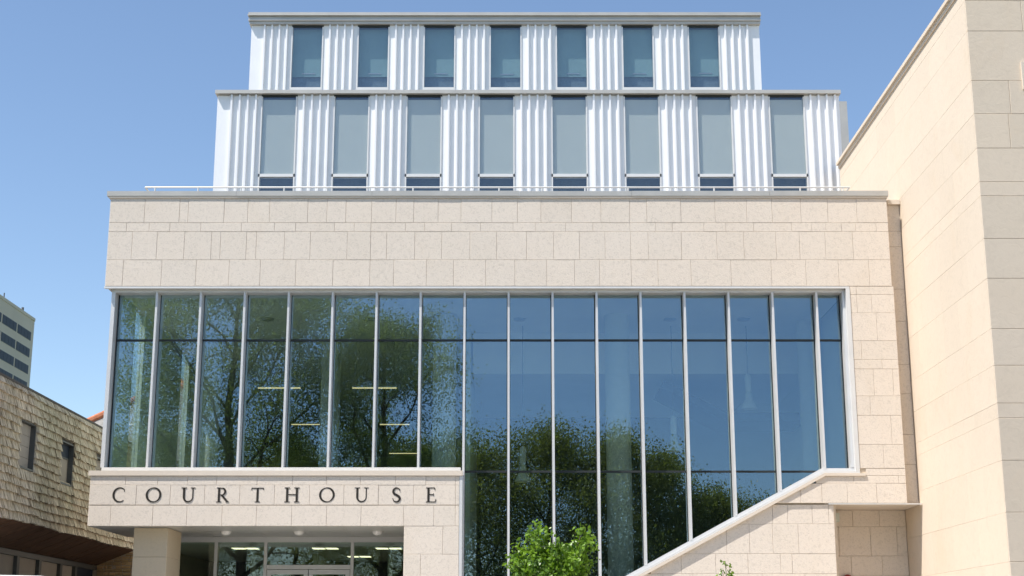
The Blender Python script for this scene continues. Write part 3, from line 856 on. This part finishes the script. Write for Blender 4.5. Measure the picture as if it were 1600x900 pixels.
# ------------------------------------------------------------------ neighbouring stone building at the right
RX, RY, RT = 10.76, 32.05, 17.05
RB = thing('stone_building', (13, 38, 0), 'tall cream limestone building beside the courthouse, cut by the right edge', 'building')
rb = MB().box(RX + .03, 18.97, RY + .03, 45.6, -.1, RT - .25).build('wall', M['mortar_light'], RB)
cz = [0, .9, 1.7, 2.55, 3.379, 4.44, 5.573, 6.511, 6.842, 7.695, 8.531, 9.698, 10.633, 11.651, 11.991, 12.809, 13.653, 14.482, 15.728, 16.506, 16.83]
for i, (a, b) in enumerate(zip(cz, cz[1:])):
    # front
    x = RX
    xs = [RX]
    while xs[-1] < 18.4: xs.append(xs[-1] + rs.uniform(.8, 1.9))
    xs[-1] = 19.0
    for p, q in zip(xs, xs[1:]):
        if q - p > .12: stone(rb, M['yellow'], rect(p, q, a, b), RY, RY + .05, joint=.007, jitter=.0015)
    # side facing the courthouse
    ys = [RY + .052]
    while ys[-1] < 44.6: ys.append(ys[-1] + rs.uniform(1.1, 2.4))
    ys[-1] = 45.6
    for p, q in zip(ys, ys[1:]):
        stone(rb, M['yellow'], rect(-q, -p, a, b), RX, RX + .05, axis='x', joint=.003, cham=.002, jitter=.0015)
box('coping', M['yellow'], RB, RX - .10, 19.05, RY - .10, 45.65, RT - .10, RT)
box('coping_bed', M['yellow'], RB, RX - .04, 19.02, RY - .04, 45.62, RT - .22, RT - .102)
box('plaque', M['lime_smooth'], RB, 11.95, 13.3, RY - .05, RY + .02, 14.25, 14.93)

# ------------------------------------------------------------------ shingled building at the left
LXW, LXI = -13.0, -14.2
SB = thing('shingled_building', (-16, 42, 0), 'weathered cedar-shingled building with brown soffit, left of the courthouse', 'building')
Y0, Y1, SZ0, SZ1 = 33.0, 50.75, 4.80, 8.30
wins = [(38.25, 39.53, 6.18, 7.45), (41.85, 43.08, 6.15, 7.38), (45.40, 46.65, 6.15, 7.36), (34.6, 35.9, 6.2, 7.45)]
# wall in strips round the windows, so that they are real openings
wl = MB()
ysp = sorted([Y0, Y1] + [v for q in wins for v in q[:2]])
for a, b in zip(ysp, ysp[1:]):
    hit = [q for q in wins if abs(q[0] - a) < 1e-6]
    if hit:
        q = hit[0]; wl.box(LXW - .2, LXW, a, b, SZ0, q[2]); wl.box(LXW - .2, LXW, a, b, q[3], SZ1)
    else: wl.box(LXW - .2, LXW, a, b, SZ0, SZ1)
wl.box(-24, LXW - .21, Y0, Y1, SZ0 + .02, SZ1 - .05)
wl = wl.build('wall', M['roof_felt'], SB)
box('roof', M['roof_felt'], SB, -24, LXW + .02, Y0 - .1, Y1 + .05, SZ1 + .002, SZ1 + .06)
rsh = random.Random(3)
rowh = .222
nrow = int((SZ1 - SZ0) / rowh) + 1
sh = []
for r_ in range(nrow):
    z = SZ0 + r_ * rowh
    y = Y0 - rsh.uniform(0, .2)
    while y < Y1:
        wdt = rsh.uniform(.12, .32)
        a, b = max(y, Y0), min(y + wdt, Y1)
        y += wdt
        if b - a < .04: continue
        zc = z + rowh * .5
        blocked = False
        for q in wins:
            if q[2] - .12 < zc < q[3] + .02 and b > q[0] and a < q[1]:
                if a < q[0] - .05 and b > q[0]: b = q[0]
                elif b > q[1] + .05 and a < q[1]: a = q[1]
                else: blocked = True
        if blocked or b - a < .04: continue
        sag = rsh.gauss(0, .009) + .015 * math.sin(a * 1.3 + r_) 
        sh.append((a, b, z + sag, min(z + rowh * 1.5, SZ1) + 0, rsh.uniform(.085, .12)))
def shingle_geo(m, a, b, z0, z1, th):
    x = LXW
    tip = rsh.uniform(-.01, .01)
    m.add([(x + .002, a + .003, z1), (x + .002, b - .003, z1), (x + th + .004, a + .003, z0), (x + th + .004 + tip * .4, b - .003, z0 + tip),
           (x + .008, a + .003, z0), (x + .008, b - .003, z0 + tip)],
          [(0, 2, 3, 1), (2, 4, 5, 3), (0, 4, 2), (1, 3, 5)])
# the 300 largest in the picture one by one, the rest as one part
def big(s): 
    yv = (s[0] + s[1]) / 2
    vis = yv > 36.6
    return (s[1] - s[0]) * (s[3] - s[2]) / (yv ** 3) if vis else 0
order = sorted(sh, key=big, reverse=True)
for s in order[:300]:
    m = MB(); shingle_geo(m, *s); m.build('shingle', M['shingle'], wl)
m = MB()
for s in order[300:]: shingle_geo(m, *s)
tag(m.build('shingles', M['shingle'], wl), kind='stuff')
# windows
for i, (a, b, z0, z1) in enumerate(wins):
    W = MB().box(LXW - .16, LXW + .035, a, a + .03, z0, z1).box(LXW - .16, LXW + .035, b - .03, b, z0, z1).box(LXW - .16, LXW + .035, a + .03, b - .03, z1 - .035, z1).box(LXW - .16, LXW + .05, a + .03, b - .03, z0, z0 + .05)
    W = W.build('window', M['dark_frame'], SB)
    if i == 1:
        box('board', M['panel_beige'], W, LXW - .13, LXW - .11, a + .03, b - .03, z0 + .05, z0 + .78)
        box('pane', M['glass_far'], W, LXW - .12, LXW - .10, a + .03, b - .03, z0 + .82, z1 - .035)
        box('bar', M['dark_frame'], W, LXW - .14, LXW - .08, a + .03, b - .03, z0 + .78, z0 + .82)
    else:
        n_ = 4
        for k in range(n_):
            hz = (z1 - z0 - .085) / n_
            box('board', M['panel_beige'], W, LXW - .13, LXW - .11 + .002 * k, a + .03, b - .03, z0 + .05 + k * hz + .004, z0 + .05 + (k + 1) * hz - .004)
# sloping underside of brown boards
nb = 44
sz_in = 4.30
sf = MB().add([(LXW - .02, Y0, SZ0 + .02), (LXW - .02, Y1, SZ0 + .02), (LXI, Y1, sz_in + .03), (LXI, Y0, sz_in + .03)], [(0, 1, 2, 3)]).build('soffit', M['roof_felt'], SB)
for k in range(nb):
    a = Y0 + (Y1 - Y0) * k / nb; b = Y0 + (Y1 - Y0) * (k + 1) / nb - .012
    d = rsh.uniform(0, .02)
    MB().add([(LXW + .03, a, SZ0 - d), (LXW + .03, b, SZ0 - d), (LXI, b, sz_in - d), (LXI, a, sz_in - d),
              (LXW + .03, a, SZ0 + .019 - d), (LXW + .03, b, SZ0 + .019 - d), (LXI, b, sz_in + .025 - d), (LXI, a, sz_in + .025 - d)],
             [(0, 1, 2, 3), (7, 6, 5, 4), (0, 4, 5, 1), (1, 5, 6, 2), (2, 6, 7, 3), (3, 7, 4, 0)]).build('board', M['soffit_wood'], sf)
# shop front below
sfw = MB().box(LXI - .1, LXI, Y0, Y1 - .02, 4.12, sz_in - .03).box(LXI - .1, LXI, Y0, Y1 - .02, 0, 1.5).build('shop_front', M['dark_frame'], SB)
py = [33.1, 34.9, 36.7, 38.5, 40.3, 42.5, 44.5, 46.6, 48.2, 50.6]
for k, (a, b) in enumerate(zip(py, py[1:])):
    box('post', M['dark_frame'], sfw, LXI - .11, LXI + .05, a - .11, a + .11, 1.5, 4.118)
    box('pane', M['glass_far'] if k in (8,) else M['panel_beige'], sfw, LXI - .08, LXI - .06, a + .112, b - .112, 1.5, 4.118)
box('back_core', M['roof_felt'], SB, -24, LXI - .12, Y0, Y1 - .1, 0, 4.75)
# rubble wall facing the camera at the far end
rbw = box('rubble_wall', M['mortar'], SB, LXI - .9, -11.6, 50.80, 51.2, 0, 4.78)
m = MB()
z = 0.
big_st = []
while z < 4.75:
    h = rsh.uniform(.06, .13); x = LXI
    while x < -11.6:
        w_ = rsh.uniform(.12, .36)
        x1 = min(x + w_, -11.6); z1 = min(z + h, 4.77)
        if x1 - x > .05 and z1 - z > .03:
            j = lambda: rsh.uniform(-.012, .012)
            sm = stone_mb([(x + j(), z + j()), (x1 + j(), z + j()), (x1 + j(), z1 + j()), (x + j(), z1 + j())], 50.77 + rsh.uniform(-.03, .0), 50.81, joint=.018, cham=.012, jitter=.01)
            if sm:
                if z > 3.6 and len(big_st) < 200: big_st.append(sm)
                else: m.add(sm.v, sm.f)
        x = x1
    z += h
for sm in big_st: sm.build('rubble_stone', M['rubble'], rbw)
tag(m.build('rubble_stones', M['rubble'], rbw), kind='stuff')

# ------------------------------------------------------------------ far tower and far roof
TW = thing('office_tower', (-110, 255, 0), 'distant grey concrete tower with dark window strips, far left', 'building')
MB().box(-125, -95, 215, 283.6, 0, 64.4).build('wall', M['tower'], TW)
box('parapet', M['tower'], TW, -124.9, -94.9, 214.9, 283.7, 64.4, 65.0)
MB().tube([(-97, 271, 65), (-97, 271, 67.2)], .12).build('mast', M['dark_frame'], TW)
MB().tube([(-96, 279, 65), (-96, 279, 66.2)], .25).build('vent_pipe', M['dark_frame'], TW)
for r_ in range(12):
    zt = 61.85 - r_ * 3.34
    for k in range(7):
        b = 282.0 - k * 8.55; a = b - 7.9
        W = box('window', M['dark_frame'], TW, -95.2, -94.96, a, b, zt - 1.75, zt)
        for q in range(4):
            box('pane', M['glass_far'], W, -94.97, -94.93, a + .1 + q * 1.95, a + 1.95 + q * 1.95, zt - 1.65, zt - .1)
HS = thing('far_house', (-20, 78, 0), 'far slate roof with orange hip tiles peeping above the shingled building', 'house')
box('wall', M['panel_beige'], HS, -25, -13, 73, 84, 0, 10.7)
ap = (-18.1, 78.0, 15.6)
cs = [(-25.2, 72.7, 10.6), (-12.6, 72.7, 10.6), (-12.6, 84.3, 10.6), (-25.2, 84.3, 10.6)]
rf = MB().add(cs + [ap], [(0, 1, 4), (1, 2, 4), (2, 3, 4), (3, 0, 4), (3, 2, 1, 0)]).build('roof', M['slate'], HS)
for c in cs[:2] + cs[3:]:
    for k in range(22):
        p = Vector(c).lerp(Vector(ap), k / 22); q = Vector(c).lerp(Vector(ap), (k + 1.15) / 22)
        MB().tube([p + Vector((0, 0, .03)), q + Vector((0, 0, .05))], [.2, .17], 8).build('ridge_tile', M['terracotta'], rf)

# ------------------------------------------------------------------ parked van, only its roof in view
VN = thing('parked_van', (-11.2, 28, 0), 'white high-roofed van at the kerb, only its roof edge in view', 'van')
vx0, vx1, vy0, vy1 = -14.2, -8.36, 27.0, 28.95
prof = [(vx0, .45), (vx1 + .02, .45), (vx1, 1.0), (vx1 - .02, 2.3), (vx1 - .10, 2.74), (vx1 - .28, 2.86), (vx1 - 1.5, 2.885), (-12.2, 2.885), (-12.7, 2.80), (-13.35, 1.75), (-14.1, 1.45), (vx0 - .02, 1.1)]
b_ = MB(); n = len(prof)
for y, sc_ in ((vy0 + .12, .0), (vy0, 1), (vy1, 1), (vy1 - .12, 0)): pass
ring = []
for y, shrink in ((vy0 + .10, .10), (vy0 + .02, .03), (vy0, .10), (vy0, .12)): pass
def van_ring(y, d):
    return [(x + (d if x < -11.3 else -d) * (.6 if z > 2 else .2), y, z - (d if z > 2.2 else 0)) for x, z in prof]
ys = [(vy0 + .30, 0.0), (vy1 - .30, 0.0)]
rings = [van_ring(vy0, .16), van_ring(vy0 + .12, .05), van_ring(vy0 + .3, 0), van_ring(vy1 - .3, 0), van_ring(vy1 - .12, .05), van_ring(vy1, .16)]
vs = [p for r_ in rings for p in r_]
fs = [tuple(range(n))] + [tuple(len(vs) - 1 - i for i in range(n))]
for r_ in range(len(rings) - 1):
    for i in range(n):
        a = r_ * n + i; b = r_ * n + (i + 1) % n
        fs.append((a, a + n, b + n, b))
MB().add(vs, fs).build('body', M['van_paint'], VN, False)
for y in (vy0 + .1, vy1 - .1):
    for x in (-13.1, -9.5):
        s_ = -1 if y < 28 else 1
        W = MB().tube([(x, y - .1, .36), (x, y + .1, .36)], .36, 24).build('wheel', M['tyre'], VN)
        MB().tube([(x, y + s_ * .10, .36), (x, y + s_ * .115, .36)], .22, 18).build('rim', M['rim'], W)
MB().prism_xz([(-12.95, 1.55), (-11.9, 1.55), (-11.9, 2.25), (-12.65, 2.25)], vy0 - .012, vy0 + .01).build('side_window', M['glass_far'], VN)
MB().prism_xz([(-11.8, .6), (-11.77, .6), (-11.77, 2.4), (-11.8, 2.4)], vy0 - .006, vy0 + .01).build('door_seam', M['dark_frame'], VN)
box('bumper', M['dark_frame'], VN, vx1 - .02, vx1 + .10, vy0 + .1, vy1 - .1, .40, .62)
for y in (vy0 + .15, vy1 - .25): box('tail_lamp', M['red'], VN, vx1 - .03, vx1 + .012, y, y + .1, 1.1, 1.6)

# ------------------------------------------------------------------ trees
def leaves_mesh(name, centres, spread, per, size, mt, parent, seed, flat=.75, droop=.3, sizes=(.6, 1.3)):
    g = np.random.default_rng(seed)
    c = np.repeat(np.asarray(centres), per, axis=0)
    n = len(c)
    p = c + g.normal(0, 1, (n, 3)) * np.array([spread, spread, spread * flat])
    d = g.normal(0, 1, (n, 3)); d[:, 2] -= droop; d /= np.linalg.norm(d, axis=1)[:, None]
    u = np.cross(d, g.normal(0, 1, (n, 3))); u /= np.linalg.norm(u, axis=1)[:, None]
    nn = np.cross(d, u)
    s = size * g.uniform(sizes[0], sizes[1], (n, 1))
    tip = p + d * s; mid = p + d * s * .45
    l = mid + u * s * .33 + nn * s * .10; r = mid - u * s * .33 + nn * s * .10
    vs = np.stack([p, l, tip, r], 1).reshape(-1, 3)
    fs = np.arange(n * 4).reshape(-1, 4)
    tri = np.concatenate([fs[:, [0, 1, 2]], fs[:, [0, 2, 3]]])
    me = bpy.data.meshes.new(name)
    me.vertices.add(len(vs)); me.vertices.foreach_set("co", vs.astype(np.float32).ravel())
    me.loops.add(len(tri) * 3); me.loops.foreach_set("vertex_index", tri.astype(np.int32).ravel())
    me.polygons.add(len(tri)); me.polygons.foreach_set("loop_start", np.arange(0, len(tri) * 3, 3, dtype=np.int32))
    me.update(calc_edges=True); me.validate()
    me.materials.append(mt)
    o = bpy.data.objects.new(name, me); col.objects.link(o); attach(o, parent)
    return o

def grow(seed, base, height, spread, first, limbs=11, twigs=7, lean=0.):
    """trunk, limbs and twigs as tubes; returns the mesh builder and leaf-cluster centres"""
    g = random.Random(seed)
    m = MB(); B = Vector(base); cl = []
    r0 = height * .017
    tr = []
    for k in range(9):
        t = k / 8
        tr.append(B + Vector((lean * t + g.uniform(-1, 1) * .012 * height * t, g.uniform(-1, 1) * .012 * height * t, height * .93 * t)))
    m.tube(tr, [r0 * (1.25 if k == 0 else 1) * (1 - .9 * k / 8) + .01 for k in range(9)], 10)
    def at(t):
        f = t * 8; i = min(int(f), 7); return tr[i].lerp(tr[i + 1], f - i)
    for i in range(limbs):
        t = first + (1 - first) * (i + .5) / limbs
        a = i * 2.4 + g.uniform(-.4, .4)
        # longest limbs in the middle of the crown
        prof = math.sin(math.pi * min(1, ((t - first) / (1 - first)) * .80 + .22)) ** .7
        L = spread * prof * g.uniform(.75, 1.1)
        up = g.uniform(.25, .65) + .55 * t
        d = Vector((math.cos(a), math.sin(a), up)).normalized()
        p0 = at(t * .97)
        pts = [p0]
        for k in range(1, 6):
            dd = d + Vector((g.uniform(-.25, .25), g.uniform(-.25, .25), g.uniform(-.1, .25)))
            pts.append(pts[-1] + dd.normalized() * (L * 1.1 / 5))
        rl_ = r0 * (1 - .8 * t) * .40 + .006
        m.tube(pts, [rl_ * (1 - .8 * k / 5) + .006 for k in range(6)], 6)
        for k in range(twigs):
            tt = .25 + .75 * (k + .5) / twigs
            f = tt * 5; ii = min(int(f), 4); q = pts[ii].lerp(pts[ii + 1], f - ii)
            a2 = a + (1 if k % 2 else -1) * g.uniform(.4, 1.3)
            d2 = Vector((math.cos(a2), math.sin(a2), g.uniform(-.15, .8))).normalized()
            l2 = L * g.uniform(.22, .42) * (1.15 - .4 * tt)
            e = q + d2 * l2 + Vector((0, 0, -.05 * l2))
            mid = q.lerp(e, .5) + Vector((0, 0, .06 * l2))
            m.tube([q, mid, e], [rl_ * .3 + .005, rl_ * .2 + .004, .004], 5, False)
            cl += [tuple(mid), tuple(e), tuple(q.lerp(e, .75)), tuple(e + Vector((g.uniform(-1, 1), g.uniform(-1, 1), g.uniform(-.5, .8))) * l2 * .35)]
        cl.append(tuple(pts[-1]))
    cl.append(tuple(tr[-1]))
    return m, cl

# sapling in front of the glass
sp = thing('sapling', (1.0, 34.5, .85), 'bright green young tree in front of the tall glass wall', 'tree')
g_ = random.Random(5)
m = MB(); cl = []
base = Vector((1.0, 34.5, .85))
tops = [(.52, 34.5, 4.36), (.36, 34.3, 4.08), (1.66, 34.6, 4.26), (1.84, 34.4, 4.02), (.08, 34.6, 3.86), (1.0, 34.2, 3.92), (.72, 34.9, 4.02), (1.32, 34.8, 3.82), (-.02, 34.3, 3.5), (1.78, 34.7, 3.5), (.5, 34.1, 3.6), (1.45, 34.15, 3.55), (.3, 34.8, 3.3), (1.1, 34.6, 3.5), (.9, 34.05, 3.2), (1.6, 34.3, 3.1), (.0, 34.5, 3.0), (.6, 34.6, 3.75), (.75, 34.3, 3.45)]
m.tube([base, base + Vector((.02, 0, .9)), base + Vector((-.02, 0, 1.6)), base + Vector((0, 0, 2.3))], [.055, .045, .036, .02], 8)
for tp in tops:
    e = Vector(tp); s0 = base + Vector((0, 0, g_.uniform(.95, 2.0)))
    mid = s0.lerp(e, .55) + Vector((g_.uniform(-.08, .08), g_.uniform(-.08, .08), .05))
    m.tube([s0, mid, e], [.02, .012, .004], 5)
    for k in range(11):
        t_ = .35 + .65 * k / 10
        q = (s0.lerp(mid, t_ * 2) if t_ < .5 else mid.lerp(e, t_ * 2 - 1))
        cl.append(tuple(q + Vector((g_.gauss(0, .06), g_.gauss(0, .06), g_.gauss(0, .05)))))
m.build('trunk', M['bark_pale'], sp)
leaves_mesh('crown', cl, .085, 24, .118, M['leaf_bright'], sp, 11, flat=.9, droop=.7)
# small tree by the stair wall, only its tip in view
sp2 = thing('sapling', (5.25, 36.4, PLAZA), 'slender sapling tip in front of the stone stair wall', 'tree')
m = MB(); b2 = Vector((5.25, 36.4, PLAZA)); cl = []
m.tube([b2, b2 + Vector((.02, 0, 1.2)), b2 + Vector((-.01, 0, 2.42))], [.03, .02, .006], 7)
for (x, z, k) in ((5.24, 3.60, 3), (5.36, 3.50, 2), (5.17, 3.42, 2), (5.10, 3.26, 4), (5.35, 3.27, 5), (5.46, 3.24, 4), (5.26, 3.28, 4), (5.76, 3.20, 3), (5.0, 3.1, 6), (5.55, 3.05, 6), (5.2, 3.0, 8), (5.4, 2.8, 8), (4.95, 2.8, 8), (5.7, 2.9, 6)):
    e = Vector((x, 36.4 + g_.uniform(-.15, .15), z))
    m.tube([b2 + Vector((0, 0, max(.6, z - PLAZA - .6))), e], [.008, .003], 5)
    for q in range(k): cl.append(tuple(e + Vector((g_.gauss(0, .03), g_.gauss(0, .03), g_.gauss(0, .03)))))
m.build('trunk', M['bark_pale'], sp2)
leaves_mesh('crown', cl, .035, 5, .085, M['leaf_bright'], sp2, 12, droop=.7)

# trees across the street, behind the camera: the glass mirrors them
def big_tree(seed, base, h, spread, first, per, leaf, mt, label, cs=.55, limbs=15, twigs=8, lean=0.):
    t = thing('street_tree', base, label, 'tree', 'trees across the street mirrored in the glass')
    m, cl = grow(seed, base, h, spread, first, limbs, twigs, lean)
    m.build('trunk', M['bark'], t)
    leaves_mesh('crown', cl, cs, per, leaf, mt, t, seed + 50, flat=.8)
big_tree(21, (-17.0, -9.0, .1), 27.0, 10.5, .22, 180, .145, M['leaf_olive'], 'huge tree mirrored in the left half of the glass wall', .85, 18, 9)
big_tree(22, (-8.2, -13.0, .1), 23.5, 7.2, .22, 140, .14, M['leaf_olive'], 'tall loose-crowned tree mirrored in the glass over the frieze lettering', .75, 16, 8)
row = [(-46, -30, 17, 7), (-36, -33, 18, 7), (-26, -31, 18.5, 7), (-17, -34, 17.5, 6.5), (-8, -31, 16.8, 6), (-2.2, -30, 17.0, 5.4), (3.0, -31, 18.3, 5.8), (7.4, -30, 17.9, 5.4), (11.2, -32, 15.8, 5.0), (15.0, -34, 13.6, 4.6), (19.0, -33, 12.2, 4.4), (24, -35, 11, 4)]
names = ['farthest left of the trees mirrored low in the glass', 'second from left of the trees mirrored low in the glass', 'third from left of the trees mirrored low in the glass', 'fourth from left of the trees mirrored low in the glass',
         'mirrored tree behind the loose-crowned one, above the frieze end', 'mirrored tree just right of the frieze end', 'mirrored tree right above the bright sapling, the tallest of its row', 'mirrored tree beside the round column, left of the stair',
         'mirrored tree at the top of the dark row, left of the stair railing', 'small mirrored tree above the upper stair railing', 'small mirrored tree at the upper end of the sloping sill', 'lowest mirrored tree at the right end of the row']
for i, ((x, y, h, s), lb) in enumerate(zip(row, names)):
    big_tree(100 + i, (x, y, .0), h, s, .12, 120, .17, M['leaf_row'], lb, .95, 13, 6)
